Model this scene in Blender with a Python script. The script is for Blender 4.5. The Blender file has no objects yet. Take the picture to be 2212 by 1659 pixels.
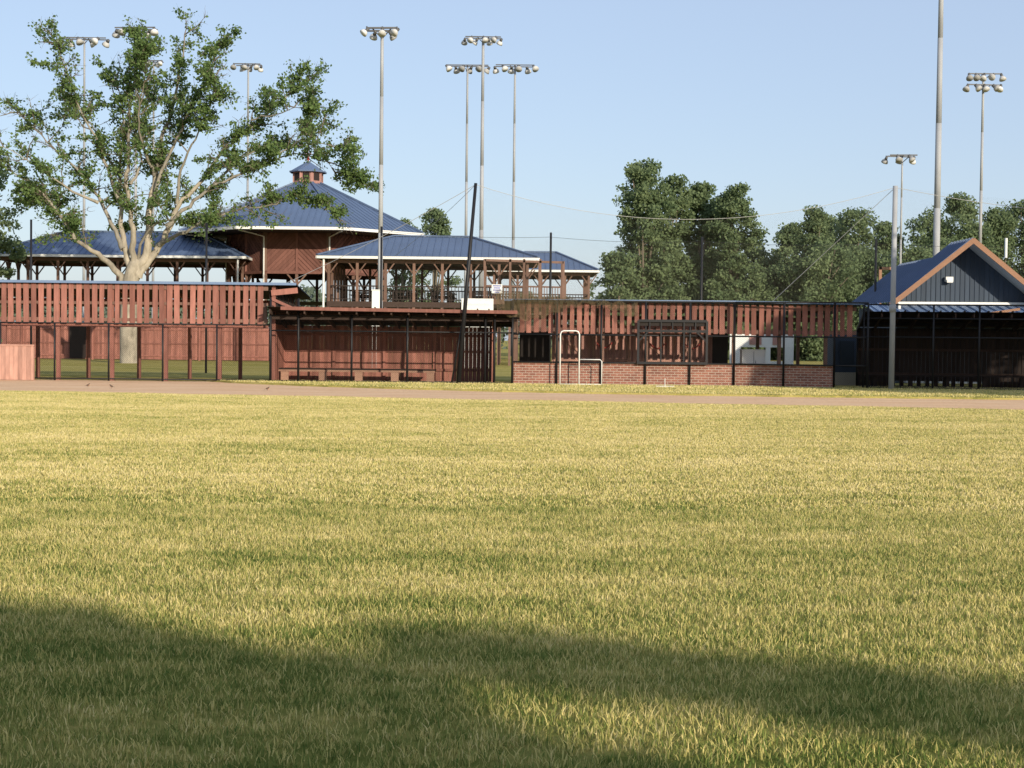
import bpy, math, random
import numpy as np
from mathutils import Vector, Matrix
random.seed(7); rng=np.random.default_rng(7)
S=bpy.context.scene
COL=S.collection
F=3200.0; RT=math.tan(math.radians(0.6)); HZ=735.0; EYE=1.6
def bx(px,D,py=780): return (px-1106-(829.5-py)*RT)*D/F
def bz(px,py,D): return EYE+(HZ+(px-1106)*RT-py)*D/F

# ------------------------------------------------------------------ materials
def newmat(name):
    m=bpy.data.materials.new(name); m.use_nodes=True
    nt=m.node_tree; nt.nodes.clear()
    out=nt.nodes.new('ShaderNodeOutputMaterial')
    return m,nt,out
def N(nt,t,**k):
    n=nt.nodes.new(t)
    for a,b in k.items(): setattr(n,a,b)
    return n
def L(nt,a,b): nt.links.new(a,b)
def pos(nt,scale=(1,1,1)):
    g=N(nt,'ShaderNodeNewGeometry'); m=N(nt,'ShaderNodeMapping'); m.inputs['Scale'].default_value=scale
    L(nt,g.outputs['Position'],m.inputs['Vector']); return m.outputs['Vector']
def noise(nt,vec,scale,detail=4,rough=0.55):
    n=N(nt,'ShaderNodeTexNoise'); n.inputs['Scale'].default_value=scale; n.inputs['Detail'].default_value=detail
    n.inputs['Roughness'].default_value=rough; L(nt,vec,n.inputs['Vector']); return n.outputs['Fac']
def ramp(nt,fac,stops):
    r=N(nt,'ShaderNodeValToRGB'); e=r.color_ramp.elements
    while len(e)<len(stops): e.new(0.5)
    for i,(p,c) in enumerate(stops):
        e[i].position=p; e[i].color=(c[0],c[1],c[2],1)
    L(nt,fac,r.inputs['Fac']); return r.outputs['Color']
def math_(nt,op,a,b=None):
    n=N(nt,'ShaderNodeMath',operation=op)
    for i,v in enumerate((a,b)):
        if v is None: continue
        if isinstance(v,(int,float)): n.inputs[i].default_value=v
        else: L(nt,v,n.inputs[i])
    return n.outputs[0]
def mixc(nt,fac,a,b,mode='MIX'):
    n=N(nt,'ShaderNodeMix',data_type='RGBA',blend_type=mode)
    for s,v in ((n.inputs[0],fac),(n.inputs[6],a),(n.inputs[7],b)):
        if isinstance(v,(int,float)): s.default_value=v
        elif isinstance(v,tuple): s.default_value=(v[0],v[1],v[2],1)
        else: L(nt,v,s)
    return n.outputs[2]
def attr(nt,name='tint'):
    a=N(nt,'ShaderNodeAttribute'); a.attribute_name=name; return a.outputs['Fac']
def simple(name,col,rough=0.7,var=0.25,scale=(3,3,3),metal=0.0,tint=0.35,bump=0.0,spec=0.3):
    m,nt,out=newmat(name)
    p=N(nt,'ShaderNodeBsdfPrincipled'); p.inputs['Roughness'].default_value=rough; p.inputs['Metallic'].default_value=metal
    p.inputs['Specular IOR Level'].default_value=spec
    n1=noise(nt,pos(nt,scale),1.0,5,0.6)
    f=math_(nt,'MULTIPLY_ADD',n1,2*var); f.node.inputs[2].default_value=1-var
    t=math_(nt,'MULTIPLY_ADD',attr(nt),tint); t.node.inputs[2].default_value=1-tint/2
    ff=math_(nt,'MULTIPLY',f,t)
    c=N(nt,'ShaderNodeCombineColor'); 
    for i in range(3):
        L(nt,math_(nt,'MULTIPLY',ff,float(col[i])),c.inputs[i])
    L(nt,c.outputs[0],p.inputs['Base Color'])
    if bump:
        b=N(nt,'ShaderNodeBump'); b.inputs['Strength'].default_value=bump; b.inputs['Distance'].default_value=0.02
        L(nt,n1,b.inputs['Height']); L(nt,b.outputs[0],p.inputs['Normal'])
    L(nt,p.outputs[0],out.inputs['Surface'])
    return m
M={}
M['slat']=simple('stained_slat_wood',(0.285,0.128,0.100),0.85,0.55,(7,7,1.3),tint=0.6,bump=.3,spec=.15)
M['wood']=simple('stained_board_wood',(0.285,0.125,0.097),0.85,0.55,(7,7,1.3),tint=0.5,bump=.3,spec=.15)
M['pavwood']=simple('brown_stained_siding',(0.17,0.080,0.064),0.85,0.35,(4,4,1.3),tint=0.5,bump=.2,spec=.15)
M['woodpale']=simple('pale_board_wood',(0.44,0.25,0.195),0.85,0.5,(6,6,1.5),tint=0.35,spec=.15)  # paler reddish colour than the other boards
M['barn']=simple('barn_door_wood',(0.40,0.215,0.18),0.8,0.35,(5,5,1.5),tint=0.4)
M['timber']=simple('brown_timber',(0.17,0.10,0.075),0.8,0.3,(3,3,3),tint=0.4)
M['darkwood']=simple('dark_wood',(0.030,0.021,0.018),0.85,0.3,(4,4,2),tint=0.5)  # near-black wood; on the right dugout its colour stands in for shade
M['raft']=simple('shaded_rafter_wood',(0.055,0.035,0.028),0.85,0.3,(3,3,3),tint=0.5)  # rafters and roof undersides, their shade darkened into the colour
M['benchwood']=simple('bench_wood',(0.34,0.20,0.14),0.8,0.25,(4,4,4))
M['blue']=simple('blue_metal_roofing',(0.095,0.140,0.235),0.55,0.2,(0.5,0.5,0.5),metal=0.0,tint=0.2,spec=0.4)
M['bluelit']=simple('blue_metal_lit',(0.16,0.235,0.37),0.5,0.2,(1,1,1),tint=0.2,spec=0.4)  # lighter copy of the roofing blue, sky light put into the colour
M['navy']=simple('navy_siding',(0.042,0.060,0.088),0.7,0.15,(2,2,1),tint=0.3)
M['white']=simple('white_painted_trim',(0.75,0.75,0.72),0.5,0.06,(2,2,2),tint=0.08)
M['soffit']=simple('vinyl_soffit',(0.55,0.54,0.50),0.6,0.08,(2,2,2),tint=0.15)
M['fascia']=simple('cedar_fascia',(0.30,0.16,0.095),0.7,0.2,(3,3,3),tint=0.1)
M['black']=simple('black_coated_pipe',(0.014,0.014,0.016),0.5,0.2,(3,3,3),tint=0.2)
M['galv']=simple('galvanised_steel',(0.33,0.34,0.35),0.65,0.2,(2,2,1.2),metal=0.0,tint=0.2)
M['pole_d']=simple('weathered_steel_pole',(0.25,0.26,0.27),0.55,0.15,(2,2,1.2),metal=0.3,tint=0.2)
M['lampwhite']=simple('floodlight_reflector',(0.48,0.48,0.47),0.6,0.3,(2,2,2),metal=0.0,tint=0.8)
M['lampdark']=simple('floodlight_housing',(0.10,0.10,0.10),0.5,0.2,(2,2,2),tint=0.4)
M['bark']=simple('pale_bark',(0.34,0.30,0.235),0.95,0.85,(3.5,3.5,1.6),tint=0.3,bump=.9,spec=.1)
M['barkm']=simple('limb_bark',(0.27,0.245,0.20),0.95,0.7,(3.5,3.5,1.6),tint=0.4,bump=.6,spec=.1)
M['barkd']=simple('dark_bark',(0.16,0.135,0.10),0.9,0.35,(2.2,2.2,1.1),tint=0.3)
M['concrete']=simple('concrete',(0.42,0.37,0.30),0.9,0.15,(2,2,2))
M['inner_dark']=simple('interior_dark',(0.03,0.024,0.022),0.9,0.2,(2,2,2))  # near-black, dimness of the interiors put into the colour
M['redpaint']=simple('red_paint',(0.4,0.05,0.04),0.5,0.1)
M['bluepaint']=simple('blue_paint',(0.05,0.08,0.4),0.5,0.1)
M['feather']=simple('brown_feathers',(0.13,0.09,0.065),0.9,0.2,(40,40,40))
M['breast']=simple('orange_breast_feathers',(0.35,0.14,0.06),0.9,0.2,(40,40,40))
M['rope']=simple('pale_cable',(0.42,0.42,0.39),0.6,0.05)
M['glass']=simple('dark_window_glass',(0.04,0.05,0.06),0.1,0.05,spec=0.6)

def brickmat():
    m,nt,out=newmat('red_brick')
    p=N(nt,'ShaderNodeBsdfPrincipled'); p.inputs['Roughness'].default_value=0.85
    g=N(nt,'ShaderNodeNewGeometry'); s=N(nt,'ShaderNodeSeparateXYZ'); L(nt,g.outputs['Position'],s.inputs[0])
    c=N(nt,'ShaderNodeCombineXYZ'); L(nt,s.outputs[0],c.inputs[0]); L(nt,s.outputs[2],c.inputs[1])
    b=N(nt,'ShaderNodeTexBrick'); L(nt,c.outputs[0],b.inputs['Vector'])
    b.inputs['Scale'].default_value=1; b.inputs['Brick Width'].default_value=0.24; b.inputs['Row Height'].default_value=0.09
    b.inputs['Mortar Size'].default_value=0.010; b.inputs['Color1'].default_value=(0.42,0.175,0.12,1); b.inputs['Color2'].default_value=(0.26,0.10,0.07,1)
    b.inputs['Mortar'].default_value=(0.52,0.44,0.36,1)
    n=noise(nt,g.outputs['Position'],3.0)
    col=mixc(nt,0.5,b.outputs['Color'],ramp(nt,n,[(0.3,(0.6,0.6,0.6)),(0.7,(1,1,1))]),'MULTIPLY')
    L(nt,col,p.inputs['Base Color']); L(nt,p.outputs[0],out.inputs[0]); return m
M['brick']=brickmat()

def meshmat(name,col,pitch,frac):
    m,nt,out=newmat(name)
    g=N(nt,'ShaderNodeNewGeometry'); s=N(nt,'ShaderNodeSeparateXYZ'); L(nt,g.outputs['Position'],s.inputs[0])
    h=math_(nt,'ADD',s.outputs[0],math_(nt,'MULTIPLY',s.outputs[1],0.8))
    a=math_(nt,'FRACT',math_(nt,'DIVIDE',math_(nt,'ADD',h,s.outputs[2]),pitch))
    b=math_(nt,'FRACT',math_(nt,'DIVIDE',math_(nt,'SUBTRACT',h,s.outputs[2]),pitch))
    w=math_(nt,'MAXIMUM',math_(nt,'LESS_THAN',a,frac),math_(nt,'LESS_THAN',b,frac))
    t=N(nt,'ShaderNodeBsdfTransparent'); d=N(nt,'ShaderNodeBsdfDiffuse'); d.inputs[0].default_value=(*col,1)
    x=N(nt,'ShaderNodeMixShader'); L(nt,w,x.inputs[0]); L(nt,t.outputs[0],x.inputs[1]); L(nt,d.outputs[0],x.inputs[2])
    L(nt,x.outputs[0],out.inputs[0]); return m
M['chain']=meshmat('black_chain_link',(0.012,0.012,0.013),0.07,0.065)
M['net']=meshmat('ball_netting',(0.12,0.115,0.095),0.06,0.022)
M['netfold']=meshmat('folded_netting',(0.11,0.088,0.05),0.05,0.26)

def leafmat(name,c1,c2,trans=0.35):
    m,nt,out=newmat(name)
    t=attr(nt); n=noise(nt,pos(nt),0.5,3)
    f=math_(nt,'ADD',math_(nt,'MULTIPLY',t,0.6),math_(nt,'MULTIPLY',n,0.5))
    col=ramp(nt,f,[(0.15,c1),(0.85,c2)])
    d=N(nt,'ShaderNodeBsdfDiffuse'); r=N(nt,'ShaderNodeBsdfTranslucent')
    L(nt,col,d.inputs[0]); L(nt,col,r.inputs[0])
    x=N(nt,'ShaderNodeMixShader'); x.inputs[0].default_value=trans
    L(nt,d.outputs[0],x.inputs[1]); L(nt,r.outputs[0],x.inputs[2]); L(nt,x.outputs[0],out.inputs[0]); return m
M['leaf_main']=leafmat('maple_leaves',(0.075,0.135,0.045),(0.20,0.28,0.10),.42)
M['leaf_bg']=leafmat('hazed_oak_leaves',(0.11,0.165,0.085),(0.235,0.295,0.15),.45)  # greens lightened to stand in for haze over distance
M['leaf_far']=leafmat('hazed_distant_leaves',(0.15,0.195,0.15),(0.20,0.245,0.18))  # paler and greyer still, far haze painted into the leaf colour

def grasscolor(nt,usetint):
    n1=noise(nt,pos(nt,(0.10,0.40,0.3)),1.0,4,0.6)
    n2=noise(nt,pos(nt,(0.9,2.2,1)),1.0,3,0.6)
    n3=noise(nt,pos(nt,(6,8,1)),1.0,3,0.6)
    g=N(nt,'ShaderNodeNewGeometry'); s=N(nt,'ShaderNodeSeparateXYZ'); L(nt,g.outputs['Position'],s.inputs[0])
    mr=N(nt,'ShaderNodeMapRange'); L(nt,s.outputs[1],mr.inputs[0]); mr.inputs[1].default_value=5; mr.inputs[2].default_value=20
    mr.inputs[3].default_value=-0.46; mr.inputs[4].default_value=-0.23  # near turf greener, and darkened in colour to deepen the foreground shade
    f=math_(nt,'ADD',math_(nt,'MULTIPLY',n1,0.70),math_(nt,'MULTIPLY',n2,0.75))
    f=math_(nt,'ADD',f,math_(nt,'MULTIPLY',n3,0.45))
    f=math_(nt,'ADD',f,mr.outputs[0])
    if usetint: f=math_(nt,'ADD',f,math_(nt,'MULTIPLY',math_(nt,'SUBTRACT',attr(nt),0.5),0.6))
    return ramp(nt,f,[(0.22,(0.105,0.165,0.04)),(0.45,(0.31,0.33,0.095)),(0.68,(0.64,0.54,0.20)),(1.0,(0.80,0.68,0.36))])
def grassmat():
    m,nt,out=newmat('grass_blades'); col=grasscolor(nt,True)
    d=N(nt,'ShaderNodeBsdfDiffuse'); r=N(nt,'ShaderNodeBsdfTranslucent'); L(nt,col,d.inputs[0]); L(nt,col,r.inputs[0])
    x=N(nt,'ShaderNodeMixShader'); x.inputs[0].default_value=0.22
    L(nt,d.outputs[0],x.inputs[1]); L(nt,r.outputs[0],x.inputs[2]); L(nt,x.outputs[0],out.inputs[0]); return m
def groundmat():
    m,nt,out=newmat('grass_ground'); col=grasscolor(nt,False)
    col=mixc(nt,1.0,col,(0.58,0.58,0.48),'MULTIPLY')
    d=N(nt,'ShaderNodeBsdfDiffuse'); L(nt,col,d.inputs[0])
    b=N(nt,'ShaderNodeBump'); b.inputs['Strength'].default_value=0.8; b.inputs['Distance'].default_value=0.06
    L(nt,noise(nt,pos(nt),14,5,0.7),b.inputs['Height']); L(nt,b.outputs[0],d.inputs['Normal'])
    L(nt,d.outputs[0],out.inputs[0]); return m
def dirtmat():
    m,nt,out=newmat('infield_dirt')
    n=noise(nt,pos(nt,(0.4,1,1)),1.0,6,0.65); n2=noise(nt,pos(nt),9,4,0.7)
    c=ramp(nt,n,[(0.3,(0.76,0.48,0.28)),(0.7,(0.88,0.62,0.39))])
    c=mixc(nt,0.35,c,ramp(nt,n2,[(0.35,(0.7,0.65,0.6)),(0.65,(1,1,1))]),'MULTIPLY')
    d=N(nt,'ShaderNodeBsdfDiffuse'); L(nt,c,d.inputs[0])
    b=N(nt,'ShaderNodeBump'); b.inputs['Strength'].default_value=0.6; b.inputs['Distance'].default_value=0.06
    L(nt,n2,b.inputs['Height']); L(nt,b.outputs[0],d.inputs['Normal'])
    L(nt,d.outputs[0],out.inputs[0]); return m
M['grass']=grassmat(); M['ground']=groundmat(); M['dirt']=dirtmat()

# ------------------------------------------------------------------ mesh builder
class MB:
    def __init__(s): s.v=[]; s.f=[]; s.t=[]
    def add(s,vs,fs,t=None):
        o=len(s.v); s.v+= [tuple(v) for v in vs]; t=random.random() if t is None else t
        for f in fs: s.f.append(tuple(i+o for i in f)); s.t.append(t)
    def box(s,x0,x1,y0,y1,z0,z1,t=None):
        v=[(x0,y0,z0),(x1,y0,z0),(x1,y1,z0),(x0,y1,z0),(x0,y0,z1),(x1,y0,z1),(x1,y1,z1),(x0,y1,z1)]
        s.add(v,[(0,3,2,1),(4,5,6,7),(0,1,5,4),(1,2,6,5),(2,3,7,6),(3,0,4,7)],t)
    def beam(s,a,b,w,h=None,up=(0,0,1),t=None):
        h=h or w; a=Vector(a); b=Vector(b); d=(b-a).normalized(); up=Vector(up)
        if abs(d.dot(up))>0.98: up=Vector((0,1,0))
        r=d.cross(up).normalized()*w/2; u=r.cross(d).normalized()*h/2
        v=[a-r-u,a+r-u,a+r+u,a-r+u,b-r-u,b+r-u,b+r+u,b-r+u]
        s.add(v,[(0,3,2,1),(4,5,6,7),(0,1,5,4),(1,2,6,5),(2,3,7,6),(3,0,4,7)],t)
    def tube(s,pts,rad,n=8,t=None,cap=True):
        pts=[Vector(p) for p in pts]; vs=[];fs=[]; m=len(pts)
        if isinstance(rad,(int,float)): rad=[rad]*m
        pr=None
        for i,p in enumerate(pts):
            d=(pts[min(i+1,m-1)]-pts[max(i-1,0)]).normalized()
            if pr is None:
                q=Vector((1,0,0)) if abs(d.x)<0.9 else Vector((0,1,0))
                pr=(q-d*q.dot(d)).normalized()
            else:
                pr=(pr-d*pr.dot(d)).normalized()
            w=d.cross(pr)
            for k in range(n):
                a=2*math.pi*k/n; vs.append(p+(pr*math.cos(a)+w*math.sin(a))*rad[i])
        for i in range(m-1):
            for k in range(n):
                fs.append((i*n+k,i*n+(k+1)%n,(i+1)*n+(k+1)%n,(i+1)*n+k))
        if cap: fs.append(tuple(range(n))[::-1]); fs.append(tuple((m-1)*n+k for k in range(n)))
        s.add(vs,fs,t)
    def poly(s,pts,t=None): s.add(pts,[tuple(range(len(pts)))],t)
def empty(name,loc=(0,0,0)):
    o=bpy.data.objects.new(name,None); o.location=loc; COL.objects.link(o); o.empty_display_size=0.3; return o
def part(parent,name,mb,mat,smooth=False):
    me=bpy.data.meshes.new(name); me.from_pydata(mb.v,[],mb.f); me.update()
    a=me.attributes.new('tint','FLOAT','FACE'); a.data.foreach_set('value',mb.t)
    me.materials.append(M[mat] if isinstance(mat,str) else mat)
    if smooth: me.polygons.foreach_set('use_smooth',[True]*len(me.polygons))
    o=bpy.data.objects.new(name,me); COL.objects.link(o)
    if parent is not None: o.parent=parent; o.matrix_parent_inverse=Matrix.Translation(-Vector(parent.location))
    return o
def lpart(parent,name,mb,mat,smooth=False):
    o=part(None,name,mb,mat,smooth); o.parent=parent; return o
def fast(name,v,f,tint,mat):
    v=np.asarray(v,np.float32); f=np.asarray(f,np.int32); k=f.shape[1]
    me=bpy.data.meshes.new(name); me.vertices.add(len(v)); me.vertices.foreach_set('co',v.ravel())
    me.loops.add(f.size); me.loops.foreach_set('vertex_index',f.ravel())
    me.polygons.add(len(f)); me.polygons.foreach_set('loop_start',np.arange(0,f.size,k,dtype=np.int32))
    try: me.polygons.foreach_set('loop_total',np.full(len(f),k,np.int32))
    except Exception: pass
    me.update(calc_edges=True)
    a=me.attributes.new('tint','FLOAT','POINT'); a.data.foreach_set('value',np.asarray(tint,np.float32))
    me.materials.append(M[mat]); return me
def link(name,me,parent=None,loc=(0,0,0),rot=0,sc=1):
    o=bpy.data.objects.new(name,me); COL.objects.link(o); o.location=loc; o.rotation_euler=(0,0,rot)
    o.scale=(sc,sc,sc) if isinstance(sc,(int,float)) else sc
    if parent: o.parent=parent
    return o

# ------------------------------------------------------------------ camera, sun, sky
cam=bpy.data.cameras.new('camera'); co=bpy.data.objects.new('camera',cam); COL.objects.link(co)
cam.sensor_width=36; cam.lens=F/2212*36; cam.clip_end=6000; cam.clip_start=0.1
co.matrix_world=Matrix.Translation((0,0,EYE))@Matrix.Rotation(math.radians(90)-math.atan(94.5/F),4,'X')@Matrix.Rotation(math.radians(0.6),4,'Z')
S.camera=co
AZ=math.radians(30); EL=math.radians(16.5)
sd=Vector((math.sin(AZ)*math.cos(EL),-math.cos(AZ)*math.cos(EL),math.sin(EL)))
sun=bpy.data.lights.new('sun','SUN'); so=bpy.data.objects.new('sun',sun); COL.objects.link(so)
sun.energy=5.0; sun.angle=math.radians(0.5); sun.color=(1.0,0.885,0.71)
so.rotation_euler=sd.to_track_quat('Z','Y').to_euler()
w=bpy.data.worlds.new('World'); S.world=w; w.use_nodes=True; nt=w.node_tree
bg=nt.nodes['Background']; sk=nt.nodes.new('ShaderNodeTexSky'); sk.sky_type='NISHITA'; sk.sun_disc=False
sk.sun_elevation=EL; sk.sun_rotation=math.pi-AZ; sk.air_density=1.0; sk.dust_density=1.0; sk.ozone_density=2.0
# even morning haze mixed into the clear sky
hz=nt.nodes.new('ShaderNodeMix'); hz.data_type='RGBA'; hz.blend_type='MIX'; hz.inputs[0].default_value=0.52
hz.inputs[7].default_value=(4.1,4.75,6.3,1); nt.links.new(sk.outputs[0],hz.inputs[6])
nt.links.new(hz.outputs[2],bg.inputs[0]); bg.inputs[1].default_value=0.15
S.view_settings.view_transform='Standard'; S.view_settings.look='None'; S.view_settings.exposure=0

# ------------------------------------------------------------------ ground
mb=MB(); mb.poly([(-3000,-600,0),(3000,-600,0),(3000,5000,0),(-3000,5000,0)]); part(None,'ground',mb,'ground')
lipf=lambda x: 39.6-0.205*min(x,14)+0.12*math.sin(x*0.9)+0.08*math.sin(x*2.3)
lip=lambda x: 39.6-0.205*min(x,14)
xs=np.linspace(-45,45,90)
mb=MB()
front=[(x,lipf(x),0.006) for x in xs]
mb.poly(front+[(45,53.4,0.006),(-45,53.4,0.006)])
part(None,'infield_dirt',mb,'dirt')
def isl(x):
    pts=[(-11,53.3),(-9.2,51),(-6.2,48.6),(-3,46.8),(0,45.4),(4,44.4),(8,43.8),(14,43.5),(20,43.6),(45,44)]
    for (a,b),(c,d) in zip(pts,pts[1:]):
        if a<=x<=c: return b+(d-b)*(x-a)/(c-a)
    return 60
ix=np.linspace(-11,45,90); fr=[(x,isl(x)+0.06*math.sin(x*2.1)+0.05*math.sin(x*5.3)) for x in ix]
mb=MB(); mb.poly([(x,y,0.06) for x,y in fr]+[(45,53.35,0.06),(-11,53.35,0.06)])
for (a,b),(c,d) in zip(fr,fr[1:]): mb.poly([(a,b-0.02,0.004),(c,d-0.02,0.004),(c,d,0.06),(a,b,0.06)])
part(None,'backstop_lawn',mb,'ground')

def blades(xy,hmin,hmax,wd,seed,z0=0.0,lean=0.9):
    r=np.random.default_rng(seed); n=len(xy)
    h=r.uniform(hmin,hmax,n)*(0.7+0.6*r.random(n)); a=r.uniform(0,2*np.pi,n); w_=wd*r.uniform(0.6,1.3,n)
    la=r.uniform(0,2*np.pi,n); l=h*lean*r.random(n)
    dx=np.cos(a)*w_/2; dy=np.sin(a)*w_/2; lx=np.cos(la)*l; ly=np.sin(la)*l
    v=np.zeros((n,5,3)); x,y=xy[:,0],xy[:,1]
    v[:,0]=np.c_[x-dx,y-dy,np.full(n,z0)]; v[:,1]=np.c_[x+dx,y+dy,np.full(n,z0)]
    v[:,2]=np.c_[x+dx*.8+lx*.35,y+dy*.8+ly*.35,z0+h*.6]; v[:,3]=np.c_[x-dx*.8+lx*.35,y-dy*.8+ly*.35,z0+h*.6]
    v[:,4]=np.c_[x+lx,y+ly,z0+h]
    b=np.arange(n)[:,None]*5
    f=np.concatenate([b+np.array([[0,1,2]]),b+np.array([[0,2,3]]),b+np.array([[3,2,4]])])
    t=np.repeat(r.random(n),5)
    return v.reshape(-1,3),f,t
grass=empty('grass')
T=3.0
def clumpy(n,seed,size):
    r=np.random.default_rng(seed)
    c=r.uniform(-size/2,size/2,(n//12,2)); k=r.integers(0,len(c),n); p=c[k]+r.normal(0,0.028,(n,2))
    m=r.random(n)<0.4; p[m]=r.uniform(-size/2,size/2,(m.sum(),2)); return p
near=[fast('grass_near',*blades(clumpy(36000,50+i,T),0.015,0.044,0.005,60+i,lean=1.1),'grass') for i in range(3)]
midm=[fast('grass_mid',*blades(clumpy(18000,70+i,T),0.016,0.038,0.009,80+i,lean=1.1),'grass') for i in range(3)]
edge=[]
for i in range(-10,11):
    for j in range(0,16):
        cx=i*T; cy=3.5+j*T
        if abs(cx)>0.37*cy+7: continue
        if cy+T/2<min(lip(cx-T/2),lip(cx+T/2))-0.4:
            me=random.choice(near if cy<14 else midm)
            link('grass_tile',me,grass,(cx,cy,0),random.choice([0,1,2,3])*math.pi/2)
        elif cy-T/2<lip(cx-T/2): edge.append((cx,cy))
pts=[]
for cx,cy in edge:
    p=rng.uniform(-T/2,T/2,(11000,2))+np.array([cx,cy])
    k=[q[1]<lipf(q[0])-0.02 for q in p]; pts.append(p[np.array(k)])
pts=np.concatenate(pts); link('grass_edge',fast('grass_edge',*blades(pts,0.010,0.024,0.012,5),'grass'),grass)
p=np.c_[rng.uniform(-11,26,110000),rng.uniform(43,53.3,110000)]
k=np.array([q[1]>isl(q[0])+0.06*math.sin(q[0]*2.1)+0.05*math.sin(q[0]*5.3) for q in p])
link('grass_island',fast('grass_island',*blades(p[k],0.02,0.05,0.014,6,0.06),'grass'),grass)

# ------------------------------------------------------------------ trees
def leaves(cent,size,seed,flat=0.0):
    r=np.random.default_rng(seed); n=len(cent)
    a=r.normal(size=(n,3)); a/=np.linalg.norm(a,axis=1)[:,None]
    b=r.normal(size=(n,3)); b-=a*(a*b).sum(1)[:,None]; b/=np.linalg.norm(b,axis=1)[:,None]
    s=(size*r.uniform(0.55,1.25,n))[:,None]
    a=a*s*0.5; b=b*s*0.36
    v=np.stack([cent-a,cent+b-a*0.1,cent+a,cent-b-a*0.1],1)
    f=(np.arange(n)*4)[:,None]+np.array([[0,1,2,3]])
    return v.reshape(-1,3),f
def leafmesh(name,cent,size,seed,mat,tint=None):
    v,f=leaves(cent,size,seed); r=np.random.default_rng(seed+1)
    t=r.random(len(cent)) if tint is None else tint
    return fast(name,v,f,np.repeat(t,4),mat)
def smoothpath(P,k=4):
    P=[Vector(p) for p in P]; out=[]
    for i in range(len(P)-1):
        p0=P[max(i-1,0)];p1=P[i];p2=P[i+1];p3=P[min(i+2,len(P)-1)]
        for j in range(k):
            t=j/k; out.append(0.5*((2*p1)+(p2-p0)*t+(2*p0-5*p1+4*p2-p3)*t*t+(3*p1-p0-3*p2+p3)*t**3))
    out.append(P[-1]); return out

def bg_tree(name,x,y,h,wd,seed,base=0.16,leafsize=0.30,n=15000,mat='leaf_bg',prof=None,clumps=130):
    r=np.random.default_rng(seed); e=empty(name,(x,y,0))
    prof=prof or (lambda t: max(0,(1-(max(0,t-0.35)/0.67)**2.2))**0.5*(0.78+0.22*min(1,t/0.3)))
    C=[];R=[]; ph=r.uniform(0,6.28,3)
    while len(C)<clumps:
        t=r.random()**0.9; a=r.uniform(0,2*math.pi); rad=wd/2*prof(t)*(0.88+0.2*math.sin(2*a+ph[0]+t*5)+0.14*math.sin(5*a+ph[1]-t*9)); q=math.sqrt(r.uniform(0.05,1.0))
        rr=wd*r.uniform(0.045,0.10)
        z=h*(base+(1-base)*t)-rr*0.7
        C.append((math.cos(a)*max(rad*q-rr*.3,0),math.sin(a)*max(rad*q-rr*.3,0),z)); R.append(rr)
    C=np.array(C);R=np.array(R)
    pk=R**2; pk/=pk.sum(); k=r.choice(len(C),n,p=pk)
    d=r.normal(size=(n,3)); d/=np.linalg.norm(d,axis=1)[:,None]
    cent=C[k]+d*(R[k]*r.uniform(0.3,1.5,n))[:,None]*np.array([1.25,1.25,0.85])
    ct=r.random(len(C))
    me=leafmesh('foliage',cent,leafsize,seed,mat,np.clip(0.5*ct[k]+0.5*r.random(n),0,1))
    o=link('foliage',me,e)
    mb=MB(); top=h*0.75; r0=h*0.02
    mb.tube([(0,0,-0.1),(0.1,0,h*.2),(0,0.1,h*.45),(0.1,0,top)],[r0*1.3,r0,r0*.7,r0*.2],8)
    for i in range(14):
        c=C[i*clumps//14]; z0=min(h*(0.15+0.4*r.random()),c[2]*0.8)
        mb.tube([(0,0,z0),(c[0]*.5,c[1]*.5,(z0+c[2])/2+.3),tuple(c)],[r0*.5,r0*.3,r0*.1],5)
    lpart(e,'trunk',mb,'barkd',True)
    return e
tall=lambda t: max(0,(1-(max(0,t-0.55)/0.47)**2.4))**0.5*(0.85+0.15*math.sin(t*9))
bg_tree('oak_tree',bx(1388,135),135,bz(1392,343,135),7.0,11,base=0.05,n=27000,clumps=190,prof=tall)
bg_tree('oak_tree',bx(1447,138),138,bz(1445,378,138),5.2,16,base=0.05,n=16000,prof=tall)
bg_tree('oak_tree',bx(1508,140),140,bz(1500,395,140),6.0,12,base=0.05,n=18000,prof=tall)
bg_tree('oak_tree',bx(1588,136),136,bz(1585,398,136),6.4,13,base=0.05,n=23000,clumps=170,prof=tall)
bg_tree('oak_tree',bx(1545,146),146,bz(1545,435,146),6,17,base=0.05,n=15000)
for i,(px,py,wd) in enumerate([(1335,540,6),(1400,560,7),(1470,570,8),(1540,560,8),(1628,500,6),(1665,560,6),(1430,500,8)]):
    bg_tree('oak_tree',bx(px,133+i*3),133+i*3,bz(px,py,133+i*3),wd,100+i,base=0.0,n=10000,clumps=90)
for i,(px,py,wd,D) in enumerate([(1745,450,6.5,140),(1850,443,7.5,145),(1800,462,7,150),(1908,480,6.5,150),(1988,455,7,150),(2055,425,7.5,150),(2140,452,7,150),(2210,432,9,150),(2300,440,10,150),(1700,485,6,148),(2400,420,12,150),(1760,530,9,138),(1870,530,9,139),(1960,535,9,140),(2040,510,9,142),(1690,570,7,137),(2100,480,8,146)]):
    bg_tree('oak_tree',bx(px,D),D+random.uniform(-3,3),bz(px,py,D),wd,20+i,base=0.0,n=16000,clumps=150)
bg_tree('oak_tree',bx(937,170),170,bz(935,447,170),6.2,41,n=13000,base=.1)
bg_tree('oak_tree',bx(868,178),178,bz(870,468,178),5.0,42,n=7000,base=.2)
bg_tree('oak_tree',bx(-42,100),100,bz(-40,300,100),5.6,43,n=16000,base=.1,leafsize=.26)
r=np.random.default_rng(99)
n=70000; xx=r.uniform(-190,190,n); 
hh=8.0+1.5*np.sin(xx*0.11)+1.0*np.sin(xx*0.31+1)+0.8*np.sin(xx*0.83)+r.uniform(-.6,.6,n)
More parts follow.
